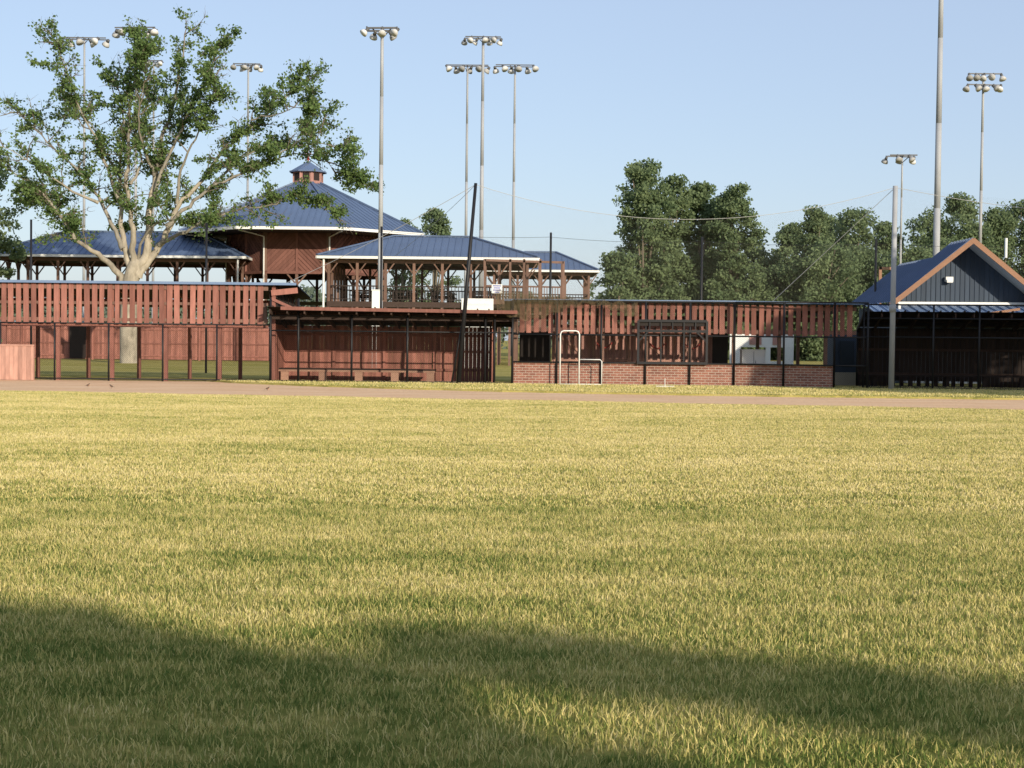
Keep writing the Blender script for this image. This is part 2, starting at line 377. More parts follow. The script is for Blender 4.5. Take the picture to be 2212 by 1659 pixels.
zz=hh*np.sqrt(r.random(n)); yy=270+r.uniform(-5,5,n)+4*np.sin(xx*.2)
me=leafmesh('distant_trees',np.c_[xx,yy,zz],1.0,98,'leaf_far'); link('distant_trees',me)

# ---- big pale-barked tree
def big_tree():
    D=88.0; sc=D/F
    X0=bx(280,D); e=empty('silver_maple_tree',(X0,D,0))
    def q(px,py,dy=0.0): return Vector(((px-280-(785-py)*RT)*sc,dy,(785-py)*sc))
    mb=MB(); mt=MB(); rr=random.Random(5)
    mb.tube(smoothpath([q(279,800),q(279,780),q(278,700),q(280,650),q(284,605),q(296,560)],3),
            [0.80,0.68,0.58,0.55,0.53,0.52,0.51,0.50,0.50,0.50,0.52,0.52,0.48,0.42,0.36,0.30],14)
    limbs=[
     ([(276,630),(258,590),(228,560),(190,535),(160,500),(120,440),(70,400),(25,365)],-1.5,0.25),
     ([(292,600),(312,560),(322,510),(326,450),(336,380),(352,300),(375,220),(392,140),(403,62)],0.5,0.33),
     ([(286,600),(272,545),(262,500),(258,440),(254,370),(262,290),(255,220),(240,170)],1.5,0.24),
     ([(288,600),(292,540),(290,480),(284,400),(290,330),(298,240),(312,170),(325,110)],-2.0,0.24),
     ([(268,540),(248,500),(215,440),(185,395),(120,330),(60,275),(15,235)],2.5,0.18),
     ([(258,430),(238,370),(215,300),(185,240),(165,170),(140,110)],-1.5,0.14),
     ([(300,600),(335,545),(362,490),(385,440),(430,390),(480,320),(545,260),(600,205),(648,168)],2.0,0.25),
     ([(362,490),(400,455),(450,415),(510,385),(590,345),(670,315),(755,322)],-1.5,0.17),
     ([(345,530),(390,505),(440,475),(510,450),(580,440),(640,420),(712,455)],1.0,0.15),
     ([(326,450),(350,390),(385,320),(420,260),(460,195),(495,120)],-2.5,0.17),
     ([(335,380),(320,320),(318,260),(340,200),(360,150)],-4.0,0.12),
     ([(385,440),(400,370),(440,310),(480,250),(500,215)],-4.5,0.12),
     ([(228,560),(190,540),(150,510),(110,450),(75,430),(40,420)],3.5,0.11),
     ([(215,440),(170,420),(130,390),(80,350),(40,335)],-4.0,0.11),
     ([(260,380),(225,330),(190,270),(135,225),(110,190)],4.5,0.11),
     ([(450,415),(480,370),(540,320),(600,290),(650,262)],4.0,0.10),
     ([(284,400),(300,350),(280,290),(285,220),(280,170)],5.0,0.11),
     ([(300,560),(330,500),(400,480),(460,500),(500,480)],-4.5,0.11),
     ([(590,345),(640,330),(690,340),(740,370),(775,385)],1.5,0.06),
     ([(545,260),(600,250),(660,240),(710,270)],-2,0.06),
    ]
    leafC=[];twigs=MB()
    def branch(p,d,length,r0,depth):
        n=4; pts=[p.copy()]; dd=d.copy()
        for i in range(n):
            dd=(dd+Vector((rr.gauss(0,.24),rr.gauss(0,.24),rr.gauss(0.0,.22)))).normalized()
            pts.append(pts[-1]+dd*length/n)
        twigs.tube(pts,[r0*(1-0.8*i/n) for i in range(n+1)],4 if depth else 5,cap=False)
        if depth==0:
            lush=rr.choice([0.08,0.35,0.8,1,1.3,1.5])
            for i in range(1,n+1):
                for s in range(3):
                    if rr.random()<0.85:
                        nd=(dd*0.6+Vector((rr.gauss(0,.7),rr.gauss(0,.7),rr.gauss(0.15,.55)))).normalized()
                        branch(pts[i],nd,rr.uniform(0.35,0.95),r0*.35,lush)
        else:
            dens=int(rr.choice([0,4,14,22,30])*depth)
            for s in range(dens):
                t=rr.random(); b=pts[1+int(t*3)]; g=0.15
                leafC.append((b.x+rr.gauss(0,g),b.y+rr.gauss(0,g),b.z+rr.gauss(-0.04,g*.7)))
    for P,dy,r0 in limbs:
        m=len(P)
        pts=[q(a,b,dy*(i/(m-1))**1.2) for i,(a,b) in enumerate(P)]
        sp=smoothpath(pts,4)
        sp=[p+Vector((rr.gauss(0,.05),rr.gauss(0,.05),rr.gauss(0,.05))) if 0<i<len(sp)-1 else p for i,p in enumerate(sp)]
        k=len(sp); rad=[r0*(1-0.92*(i/(k-1))**0.62) if r0<.2 else r0*(1-0.92*(i/(k-1))**0.75) for i in range(k)]
        h_=k//2 if r0>=.2 else 0
        if h_: mb.tube(sp[:h_+1],rad[:h_+1],8,cap=False); mt.tube(sp[h_:],rad[h_:],8,cap=False)
        else: mt.tube(sp,rad,8,cap=False)
        for i in range(int(k*0.28),k):
            t=i/(k-1)
            d=(sp[min(i+1,k-1)]-sp[i-1]).normalized()
            if sp[i].z<(785-555)*sc: continue
            for s in range(2 if t>.5 else 1):
                if rr.random()<0.20: continue
                nd=(d*0.5+Vector((rr.gauss(0,.6),rr.gauss(0,.6),rr.gauss(0.22,.45)))).normalized()
                branch(sp[i],nd,rr.uniform(0.7,2.3)*(1.1-0.35*t),0.045,0)
        branch(sp[-1],d,1.2,0.03,0)
    for name,b,mat in (('trunk_and_limbs',mb,'bark'),('upper_limbs',mt,'barkm'),('twigs',twigs,'barkd')): lpart(e,name,b,mat,True)
    C=np.array(leafC); print('leaves',len(C))
    link('foliage',leafmesh('foliage',C,0.20,77,'leaf_main'),e)
big_tree()

# ---- tree row behind the photographer, throws the foreground shade
def shade_trees():
    e=empty('shade_tree_row'); k=math.cos(EL)/math.sin(EL); sx_=math.sin(AZ)*k; sy_=math.cos(AZ)*k; y0=-16.0
    r=np.random.default_rng(3)
    def ground(px,py):
        hzn=HZ+(px-1106)*RT; D=EYE*F/(py-hzn); return ((px-1106)*D/F,D)
    A=[(-500,1290),(0,1320),(130,1345),(200,1335),(420,1405),(560,1450),(700,1475),(900,1560),(1150,1622),(1450,1680),(1450,1900),(-500,1900)]
    B=[(880,1395),(1050,1385),(1300,1405),(1600,1450),(1800,1455),(2212,1510),(2700,1545),(2700,1640),(2212,1592),(1900,1568),(1700,1530),(1300,1480),(1000,1440)]
    C_=[(450,1500),(700,1440),(900,1430),(980,1470),(860,1510),(600,1560)]
    def inside(p,poly):
        c=False;j=len(poly)-1
        for i in range(len(poly)):
            if (poly[i][1]>p[1])!=(poly[j][1]>p[1]) and p[0]<(poly[j][0]-poly[i][0])*(p[1]-poly[i][1])/(poly[j][1]-poly[i][1])+poly[i][0]: c=not c
            j=i
        return c
    out=[]
    for G,n in ((A,5600),(B,2500),(C_,260)):
        G=[ground(*p) for p in G]
        xs_=[g[0] for g in G]; ys_=[g[1] for g in G]; c=0
        while c<n:
            p=(r.uniform(min(xs_),max(xs_)),r.uniform(min(ys_),max(ys_)))
            if inside(p,G):
                y=y0+r.uniform(-1.2,1.2); h=(p[1]-y)/sy_
                out.append((p[0]+sx_*h+r.normal(0,.10),y,h+r.normal(0,.05))); c+=1
    n=26000
    x=r.uniform(-4,32,n); z=r.uniform(1.5,6.3,n); out+=list(zip(x,y0+r.uniform(-1.6,1.6,n),z))
    link('foliage',leafmesh('foliage',np.array(out),0.29,8,'leaf_bg'),e)
    mb=MB()
    for x in (0,5,10,15,20,26,31): mb.tube([(x,y0,-.1),(x+.1,y0,3),(x,y0,6)],[.25,.2,.08],8)
    lpart(e,'trunks',mb,'barkd',True)
shade_trees()
bg_tree('added_shade_tree',26.5,33.5,11.5,10.5,61,base=0.45,n=20000,leafsize=.4,clumps=120)  # unseen trees added off-frame to shade the right dugout and slats
bg_tree('added_shade_tree',21.8,35.5,9.6,6.2,62,base=0.52,n=12000,leafsize=.4,clumps=90)  # second added crown, shades the right-hand slats

# ------------------------------------------------------------------ floodlight poles
def flood_pole(D,px,ytop,r0=0.16,r1=0.09,lamps=5,width=2.6,rows=1,mat='galv',seed=1,name='floodlight_pole',ls=1.0):
    rr=random.Random(seed); x=bx(px,D); top=bz(px,ytop,D); e=empty(name,(x,D,0))
    mb=MB(); segs=5
    for i in range(segs):
        a=i/segs;b=(i+1)/segs
        mb.tube([(0,0,top*a-(.3 if i==0 else 0)),(0,0,top*b)],[r0+(r1-r0)*a,(r0+(r1-r0)*a)-(r0-r1)/segs*0.7],10)
    lpart(e,'shaft',mb,mat,True)
    arm=MB();refl=MB();hou=MB()
    for rw in range(rows):
        z=top-0.05-rw*0.85
        for yy in ((-0.4,0.4) if rows==1 else (-0.3,)):
            arm.beam((-width/2,yy,z+rr.uniform(-.04,.04)),(width/2,yy,z+rr.uniform(-.04,.04)),0.09)
        arm.beam((0,-0.45,z),(0,0.45,z),0.09); arm.beam((-.5,-.3,z-.02),(0,-.05,z-.5),.05); arm.beam((.5,-.3,z-.02),(0,-.05,z-.5),.05)
        for i in range(lamps):
            side=-1 if (i+seed)%2 or rows>1 else 1
            lx=-width/2+width*i/(lamps-1)+rr.uniform(-.08,.08)
            yy=0.4*side if rows==1 else -.3
            ax=Vector((rr.uniform(-.7,.7),side*rr.uniform(.3,.8),rr.uniform(-0.9,-.6))).normalized()
            p=Vector((lx,yy+side*.05,z-0.14))
            hou.tube([p-ax*0.16,p+ax*0.10],[0.09*ls,0.12*ls],8)
            hou.tube([p+Vector((0,0,.2)),p],[0.04,0.05],6)
            refl.tube([p+ax*0.08,p+ax*0.14*ls,p+ax*0.24*ls,p+ax*0.36*ls],[0.11*ls,0.18*ls,0.235*ls,0.26*ls],12)
    for n_,b,m_ in (('crossarm',arm,'lampdark'),('reflectors',refl,'lampwhite'),('housings',hou,'lampdark')): lpart(e,n_,b,m_,n_!='crossarm')
    return e
flood_pole(80,820,66,.15,.08,5,1.6,seed=3,ls=.85)
flood_pole(130,1037,84,.22,.11,7,3.1,seed=4,ls=1.1)
flood_pole(150,1004,145,.18,.09,6,4.2,seed=5,ls=1.35)
flood_pole(150,1106,145,.18,.09,6,3.9,seed=6,ls=1.35)
flood_pole(128,181,86,.14,.08,6,3.9,seed=7,ls=1.3)
flood_pole(122,292,65,.14,.08,6,3.3,seed=8,ls=1.3)
flood_pole(140,533,142,.14,.08,6,2.4,seed=9,ls=1.1)
flood_pole(150,330,135,.14,.08,4,1.8,seed=10)
flood_pole(118,2112,163,.16,.09,5,2.6,rows=2,seed=11,ls=1.1)
flood_pole(110,1941,337,.10,.06,5,2.0,seed=12)
flood_pole(72,2018,-95,.19,.11,5,2.0,seed=13)

e=empty('utility_box',(bx(812,79),79,0)); mb=MB(); mb.box(-.22,.2,-.2,.1,0,bz(812,628,79)); mb.box(-.25,.23,-.23,.13,bz(812,628,79),bz(812,628,79)+.05)
lpart(e,'cabinet',mb,'white')

# ------------------------------------------------------------------ roofs
def roof_face(sheet,ribs,pts,sp=0.45,rh=0.05):
    P=[Vector(p) for p in pts]; ex=(P[1]-P[0]).normalized(); nrm=(P[1]-P[0]).cross(P[-1]-P[0]).normalized()
    if nrm.z<0: nrm=-nrm
    uy=nrm.cross(ex).normalized()
    if uy.z<0: uy=-uy
    sheet.poly(P,.5+random.uniform(-.2,.2))
    Q=[((p-P[0]).dot(ex),(p-P[0]).dot(uy)) for p in P]
    s=min(q[0] for q in Q)+sp/2; mx=max(q[0] for q in Q)
    while s<mx:
        ts=[]
        for i in range(len(Q)):
            a=Q[i];b=Q[(i+1)%len(Q)]
            if (a[0]-s)*(b[0]-s)<0: ts.append(a[1]+(b[1]-a[1])*(s-a[0])/(b[0]-a[0]))
        if len(ts)>=2 and max(ts)-min(ts)>0.1:
            ribs.beam(P[0]+ex*s+uy*min(ts)+nrm*rh/2,P[0]+ex*s+uy*max(ts)+nrm*rh/2,0.05,rh,up=tuple(nrm),t=0.5)
        s+=sp
def hip(parent,cx,cy,a,b,ze,zr,rl):
    sh=MB();rb=MB();gu=MB();so_=MB();cap=MB()
    c=[(cx-a,cy-b,ze),(cx+a,cy-b,ze),(cx+a,cy+b,ze),(cx-a,cy+b,ze)]; r1=(cx-rl,cy,zr); r2=(cx+rl,cy,zr)
    roof_face(sh,rb,[c[0],c[1],r2,r1],rh=.035); roof_face(sh,rb,[c[1],c[2],r2],rh=.035); roof_face(sh,rb,[c[2],c[3],r1,r2],rh=.035); roof_face(sh,rb,[c[3],c[0],r1],rh=.035)
    for i in range(4):
        p=Vector(c[i])+Vector((0,0,-.10)); q=Vector(c[(i+1)%4])+Vector((0,0,-.10)); gu.beam(p,q,0.14,0.17)
    for u,v in ((c[0],r1),(c[3],r1),(c[1],r2),(c[2],r2),(r1,r2)): cap.beam(Vector(u)+Vector((0,0,.06)),Vector(v)+Vector((0,0,.06)),0.22,0.08)
    so_.poly([(x,y,ze-.19) for x,y,z in c])
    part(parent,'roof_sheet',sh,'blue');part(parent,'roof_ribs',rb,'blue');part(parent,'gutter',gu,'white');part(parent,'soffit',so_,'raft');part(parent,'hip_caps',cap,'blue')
def wing(parent,cx,cy,a,b,ze,zr,rl,zf,step=2.0,rail=True):
    hip(parent,cx,cy,a,b,ze,zr,rl)
    po=MB();ra=MB();fl=MB()
    A=a-0.7;B=b-0.7
    n=max(2,round(2*A/step)); pxs=[cx-A+2*A*i/n for i in range(n+1)]; m=max(2,round(2*B/step)); pys=[cy-B+2*B*i/m for i in range(m+1)]
    pos_=[(x,y,1,0) for x in pxs for y in (cy-B,cy+B)]+[(x,y,0,1) for x in (cx-A,cx+A) for y in pys[1:-1]]
    for x,y,kx,ky in pos_:
        po.beam((x,y,0),(x,y,ze-.2),0.17)
        for s in (-1,1): po.beam((x+s*kx*.05,y+s*ky*.05,ze-1.1),(x+s*kx*.6,y+s*ky*.6,ze-.35),0.08)
    for y in (cy-B,cy+B): po.beam((cx-A,y,ze-.30),(cx+A,y,ze-.30),0.14,0.25); ra.beam((cx-A,y,zf+1.0),(cx+A,y,zf+1.0),0.08); ra.beam((cx-A,y,zf+.15),(cx+A,y,zf+.15),0.06)
    for x in (cx-A,cx+A): po.beam((x,cy-B,ze-.30),(x,cy+B,ze-.30),0.14,0.25); ra.beam((x,cy-B,zf+1.0),(x,cy+B,zf+1.0),0.08)
    x=cx-A
    while x<cx+A:
        for y in (cy-B,cy+B): ra.beam((x,y,zf+.15),(x,y,zf+1.0),0.045)
        x+=0.22
    fl.box(cx-A-.1,cx+A+.1,cy-B-.1,cy+B+.1,zf-.35,zf)
    tb=MB()
    x=cx-A+1.2
    while x<cx+A-1.5:
        for y in (cy-B+1.5,cy,cy+B-1.5):
            tb.box(x,x+1.6,y-.38,y+.38,zf+.70,zf+.75); tb.box(x,x+1.6,y-.8,y-.55,zf+.42,zf+.46); tb.box(x,x+1.6,y+.55,y+.8,zf+.42,zf+.46); tb.box(x+.2,x+.3,y-.7,y+.7,zf,zf+.7); tb.box(x+1.3,x+1.4,y-.7,y+.7,zf,zf+.7)
        x+=2.6
    part(parent,'picnic_tables',tb,'darkwood')
    part(parent,'posts',po,'timber');part(parent,'railing',ra,'darkwood');part(parent,'deck',fl,'raft')
pav=empty('octagonal_pavilion',(-15.5,112,0))
wing(pav,bx(248,105),110,9.2,5,7.35,9.3,5.0,4.2,2.1)
wing(pav,bx(922,95),100,7.1,5,6.9,8.5,2.6,4.0,1.9)
wing(pav,bx(1168,115),119.5,4.4,4.5,7.1,8.7,1.2,4.2,1.9)
cx,cy=bx(663,112),112.0; ZE=9.35; ZT=13.2
sh=MB();rb=MB();gu=MB();cap=MB();wl=MB();bt=MB();po=MB()
R=9.6
def oc(r,z,k): a=math.radians(22.5+45*k); return Vector((cx+r*math.cos(a),cy+r*math.sin(a),z))
so_=MB()
for k in range(8):
    roof_face(sh,rb,[oc(R,ZE,k),oc(R,ZE,k+1),oc(1.1,ZT,k+1),oc(1.1,ZT,k)],rh=.035)
    gu.beam(oc(R,ZE-.12,k),oc(R,ZE-.12,k+1),0.18,0.2); cap.beam(oc(R,ZE+.06,k),oc(1.1,ZT+.06,k),0.25,0.1)
    w0=5.95
    a,b=oc(w0,0,k),oc(w0,0,k+1); zb=6.3
    wl.poly([(a.x,a.y,zb),(b.x,b.y,zb),(b.x,b.y,ZE-.1),(a.x,a.y,ZE-.1)],0.3)
    ex=(b-a).normalized(); nr=Vector(((a+b)/2-Vector((cx,cy,0)))).normalized(); Wd=(b-a).length
    H=ZE-.25-zb
    for i in range(-12,26):
        s0=i*0.33
        for side in (0,1):
            lo=max(0,s0); hi=min(Wd/2,s0+H)
            if hi-lo<0.15: continue
            za,zc=lo-s0,hi-s0
            u0,u1=(lo,hi) if side==0 else (Wd-lo,Wd-hi)
            bt.beam(a+ex*u0+nr*.03+Vector((0,0,zb+za)),a+ex*u1+nr*.03+Vector((0,0,zb+zc)),0.05,0.20,up=tuple(ex.cross(Vector((0,0,1))).cross((ex*(u1-u0)+Vector((0,0,zc-za))).normalized())))
    bt.beam(a+ex*Wd/2+nr*.06+Vector((0,0,zb)),a+ex*Wd/2+nr*.06+Vector((0,0,ZE-.1)),0.16)
    bt.beam(a+nr*.06+Vector((0,0,zb)),b+nr*.06+Vector((0,0,zb)),0.2)
    po.beam(a,a+Vector((0,0,ZE-.1)),0.28); m_=(a+b)/2; po.beam(m_,m_+Vector((0,0,zb)),0.2)
    for s in (-1,1): po.beam(m_+Vector((0,0,zb-.9)),m_+ex*s*.7+Vector((0,0,zb-.1)),0.1)
    so_.poly([tuple(oc(R-.05,ZE-.2,k)),tuple(oc(R-.05,ZE-.2,k+1)),(b.x,b.y,ZE-.2),(a.x,a.y,ZE-.2)])
fl=MB(); fl.poly([tuple(oc(6.2,4.2,k)) for k in range(8)])
part(pav,'main_roof_sheet',sh,'blue');part(pav,'main_roof_ribs',rb,'blue');part(pav,'main_gutter',gu,'white');part(pav,'main_hip_caps',cap,'blue')
part(pav,'main_wall',wl,'pavwood');part(pav,'chevron_boards',bt,'pavwood');part(pav,'main_posts',po,'timber');part(pav,'main_soffit',so_,'raft');part(pav,'main_floor',fl,'raft')
dn=MB()
for k in (4,5,6,7): 
    p=oc(6.15,0,k); dn.tube([p+Vector((0,0,4.2)),p+Vector((0,0,ZE-.5)),oc(R-.2,ZE-.25,k)],0.06,6)
dn.tube([(bx(512,105),105.1,3),(bx(512,105),105.1,7.1)],.07,6); dn.tube([(bx(697,95),95.15,3),(bx(697,95),95.15,6.7)],.07,6)
part(pav,'downspouts',dn,'white')
cw=MB();cr=MB();fn=MB();vent=MB()
for k in range(8):
    a,b=oc(1.12,ZT-.3,k),oc(1.12,ZT-.3,k+1); h=Vector((0,0,1.25))
    cw.poly([a,b,b+h,a+h]); ex=(b-a); nr=((a+b)/2-Vector((cx,cy,a.z))).normalized()
    vent.poly([a+ex*.2+nr*.02+h*.4,a+ex*.8+nr*.02+h*.4,a+ex*.8+nr*.02+h*.85,a+ex*.2+nr*.02+h*.85])
    cw.beam(a,a+h,0.1)
    cr.poly([oc(1.4,ZT+.9,k),oc(1.4,ZT+.9,k+1),(cx,cy,ZT+1.75)])
    cr.beam(oc(1.4,ZT+.88,k),oc(1.4,ZT+.88,k+1),0.08,0.1)
fn.tube([(cx,cy,ZT+1.7),(cx,cy,ZT+2.5)],0.03,6); fn.tube([(cx,cy,ZT+1.75),(cx,cy,ZT+1.9),(cx,cy,ZT+2.05)],[.05,.12,.05],8); fn.beam((cx-.25,cy,ZT+2.3),(cx+.25,cy,ZT+2.3),0.03)
part(pav,'cupola_wall',cw,'barn');part(pav,'cupola_vents',vent,'darkwood');part(pav,'cupola_roof',cr,'blue');part(pav,'weathervane',fn,'redpaint')

st=empty('timber_stair',(bx(1130,93),93,0)); mb=MB()
for px in (1045,1100,1130,1165,1215):
    x=bx(px,93); z=bz(px,560 if px<1190 else 565,93); mb.beam((x,93,0),(x,93,z),0.14)
    mb.beam((x,96,0),(x,96,z),0.14)
mb.beam((bx(1045,93),93,6.6),(bx(1215,93),93,6.5),0.14); mb.beam((bx(1045,93),93,4.0),(bx(1215,93),93,4.0),0.16,0.3)
mb.beam((bx(1045,93),93,5.0),(bx(1215,93),93,4.95),0.1)
for i in range(30):
    x=bx(1045+170*i/29,93); mb.beam((x,93,4.1),(x,93,5.0),0.05)
for i in range(12): mb.box(bx(1060,93)+i*.28,bx(1060,93)+i*.28+.3,93.4,94.6,4.0-i*.17,4.05-i*.17)
part(st,'frame',mb,'timber')

sg=empty('notice_sign',(bx(1072,92.5),92.5,bz(1072,624,92.5))); mb=MB(); mb.box(-.33,.33,-.02,.02,-.28,.28); lpart(sg,'panel',mb,'white')
mb=MB()
for i,wd in enumerate((.5,.42,.5,.3)): mb.box(-wd/2,wd/2,-.03,-.022,.15-i*.13,.21-i*.13)
lpart(sg,'lettering_lines',mb,'bluepaint')

# ------------------------------------------------------------------ wooden perimeter fence (far left)
def board_fence(name,x0,x1,y,h,mat='wood',bw=0.15,z0=0.0,postevery=2.4,x_y=None):
    e=empty(name,((x0+x1)/2,y,0)); mb=MB();x=x0
    while x<x1:
        mb.box(x,x+bw*.95,y,y+.025,z0+.05,z0+h+random.uniform(-.02,.02)); x+=bw
    po=MB(); x=x0
    while x<=x1+.1:
        po.box(x-.06,x+.06,y-.12,y-.003,z0,z0+h+.05); x+=postevery
    for z in (.3,h*.5,h-.2): po.box(x0,x1,y-.05,y-.004,z0+z-.045,z0+z+.045)
    part(e,'boards',mb,mat); part(e,'posts_and_rails',po,mat); return e
board_fence('wooden_fence',bx(-260,100),bx(640,100),100,2.25)
g=empty('fence_gate',(bx(168,99.7),99.7,0)); mb=MB(); mb.box(bx(150,99.7),bx(185,99.7),99.70,99.80,.1,2.3); part(g,'panel',mb,'darkwood')

# ------------------------------------------------------------------ left covered walkway with slatted fascia
def slats(parent,P,Q,zb,zt,pitch=0.27,wd=0.185,th=0.03,mat='slat',jit=0.03,name='slats'):
    P=Vector((P[0],P[1],0));Q=Vector((Q[0],Q[1],0)); ex=(Q-P).normalized(); ny=Vector((ex.y,-ex.x,0)); n=int((Q-P).length/pitch); mb=MB()
    for i in range(n):
        c=P+ex*((i+.5)*pitch+random.uniform(-.015,.015))+ny*random.uniform(-.004,.004); j=random.uniform(-jit,jit); w2=wd*random.uniform(.85,1.08)
        mb.beam(c+Vector((0,0,zb+j)),c+Vector((random.uniform(-.015,.015),0,zt)),w2,th,up=tuple(ny))
    return part(parent,name,mb,mat)
wk=empty('covered_walkway',(-13,54,0))
xl,xr=-24.0,bx(578,53); zt=3.52; zb=2.05
slats(wk,(xl,53.0),(xr,53.0),zb,zt-.05)
mb=MB()
mb.beam((xl,53.045,zt-.16),(xr,53.045,zt-.16),0.05,0.16); mb.beam((xl,53.045,zb+.14),(xr,53.045,zb+.14),0.05,0.12); mb.beam((xl,53.05,(zb+zt)/2),(xr,53.05,(zb+zt)/2),0.04,0.10)
part(wk,'fascia_rails',mb,'timber')
mb=MB(); x=xl
while x<=xr+.3:
    mb.beam((x,53.14,0),(x,53.14,zt-.1),0.13); mb.beam((x+.12,56.5,0),(x+.12,56.5,zt-.45),0.13)
    mb.beam((x,53.1,zt-.12),(x,56.6,zt-.47),0.07,0.15)
    x+=1.93
mb.beam((xl,56.5,zt-.6),(xr,56.5,zt-.6),0.1,0.2); mb.beam((xl,53.14,zb-.06),(xr,53.14,zb-.06),0.1,0.12)
part(wk,'posts',mb,'wood')
sh=MB();rb=MB(); roof_face(sh,rb,[(xl,52.9,zt),(bx(640,53),52.9,zt-.0),(bx(640,53),57,zt-.4),(xl,57,zt-.4)],sp=.4)
part(wk,'roof_sheet',sh,'blue'); part(wk,'roof_ribs',rb,'bluelit')
mb=MB(); mb.beam((xl,52.86,zt-.0),(bx(640,53),52.86,zt-.0),0.05,0.09); part(wk,'drip_edge',mb,'bluelit')
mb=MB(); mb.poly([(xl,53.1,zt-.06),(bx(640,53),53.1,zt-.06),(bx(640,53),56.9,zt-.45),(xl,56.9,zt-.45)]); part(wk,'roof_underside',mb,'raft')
slats(wk,(xr+.05,53.1),(bx(600,53)+.1,56.4),2.1,3.3,mat='darkwood',name='end_slats')
mb=MB(); mb.beam((bx(585,53),53.05,3.2),(bx(642,53),53.0,3.30),0.06,0.2); mb.beam((bx(585,53),53.05,3.0),(bx(640,53),53.0,2.6),0.05,0.1); part(wk,'end_beam',mb,'slat')

lp=empty('low_wood_wall',(-19,52.4,0)); mb=MB(); x=-24.5
while x<bx(72,52.3): mb.box(x,min(x+.145,bx(72,52.3)),52.3,52.33,.02,1.22); x+=.15
mb.box(-24.5,bx(72,52.3)+.02,52.27,52.36,1.22,1.27); mb.box(bx(72,52.3)-.1,bx(72,52.3),52.34,52.45,0,1.2)
part(lp,'boards',mb,'woodpale')

def chain_fence(name,path,h,step=2.0,zr=(0.08,),mesh=True,r=0.032,mat='black'):
    e=empty(name,(path[0][0],path[0][1],0)); mb=MB(); ms=MB()
    for (a,b) in zip(path,path[1:]):
        A=Vector((a[0],a[1],0));B=Vector((b[0],b[1],0)); n=max(1,round((B-A).length/step))
        for i in range(n+1):
            p=A.lerp(B,i/n); mb.tube([p,p+Vector((0,0,h))],r,8)
        for z in tuple(zr)+(h,): mb.tube([A+Vector((0,0,z)),B+Vector((0,0,z))],r*.8,6)
        if mesh: ms.poly([A+Vector((0,0,.03)),B+Vector((0,0,.03)),B+Vector((0,0,h)),A+Vector((0,0,h))])
    part(e,'pipes',mb,mat,True)
    if mesh: part(e,'wire_mesh',ms,'chain')
    return e
chain_fence('chain_link_fence',[(-24,52.75),(bx(585,52.75),52.75)],2.05,1.95)

# ------------------------------------------------------------------ left dugout
dg=empty('dugout',(-4.8,54.5,0))
x0,x1=bx(585,53),bx(1062,53); YB=56.0
mb=MB();x=x0
while x<x1:
    mb.box(x,x+.145,YB,YB+.03,.03,2.08); x+=.152
part(dg,'back_wall',mb,'wood')
mb=MB()
for z in (.45,1.15,1.75): mb.box(x0,x1,YB-.07,YB-.003,z-.045,z+.045)
x=x0
while x<x1+.2: mb.beam((x,YB-.05,0),(x,YB-.05,2.08),.1); x+=1.9
for X in (x0,x1):
    y=53.4
    while y<YB-.15: mb.box(X,X+.03,y,y+.145,.03,2.02+ (YB-y)*.14); y+=.152
part(dg,'wall_framing',mb,'wood')
yfr=52.0; zf,zbk=2.66,2.10; YE=56.5
def rz(y): return zf+(zbk-zf)*(y-yfr)/(YE-yfr)
mb=MB(); x=x0+.1
while x<x1+.9: mb.beam((x,yfr+.08,rz(yfr+.08)-.12),(x,YE-.1,rz(YE-.1)-.12),.05,.15); x+=.61
for y in (53.0,54.0,55.0,56.0): mb.beam((x0,y,rz(y)-.03),(x1+.9,y,rz(y)-.03),.09,.035)
mb.beam((x0,52.66,rz(52.66)-.25),(x1+.9,52.66,rz(52.66)-.25),.1,.14)
part(dg,'rafters',mb,'raft')
sh=MB();rb=MB(); roof_face(sh,rb,[(x0,yfr,zf+.03),(x1+.9,yfr,zf-.02),(x1+.9,YE,zbk),(x0,YE,zbk)],sp=.4); part(dg,'roof_sheet',sh,'darkwood');part(dg,'roof_ribs',rb,'raft')
mb=MB(); mb.beam((x0+.5,yfr-.03,zf-.02),(x1+.9,yfr-.03,zf-.08),.03,.12); part(dg,'roof_fascia',mb,'slat')
mb=MB()
for px in (585,645,760,880,1048,1068): 
    X=bx(px,52.65); mb.tube([(X,52.56,0),(X,52.56,3.0 if px<700 else 2.45)],.04,8)
for z in (.08,1.86,2.40): mb.tube([(x0,52.56,z),(x1+.9,52.56,z)],.028,6)
part(dg,'front_pipes',mb,'black',True)
mb=MB(); mb.poly([(x0,52.60,.03),(x1,52.60,.03),(x1,52.60,2.4),(x0,52.60,2.4)]); part(dg,'front_mesh',mb,'chain')
mb=MB(); mb.box(x0,x1,53.3,YB,.001,.03); part(dg,'floor',mb,'concrete')

be=empty('dugout_bench',(bx(770,54.6),54.8,0)); mb=MB()
b0,b1=bx(602,54.6),bx(940,54.6); dy=-.4
for y in (55.0,55.17,55.34): mb.box(b0,b1,y+dy,y+.15+dy,.44,.49)
part(be,'seat',mb,'darkwood')
mb=MB()
for px in (615,697,775,853,930): X=bx(px,54.6); mb.box(X-.14,X+.14,54.98+dy,55.08+dy,.03,.44); mb.box(X-.07,X+.07,55.08+dy,55.5+dy,.03,.44)
part(be,'supports',mb,'benchwood')
mb=MB(); mb.box(b0,b1,54.955+dy,54.975+dy,.37,.44); part(be,'apron',mb,'benchwood')

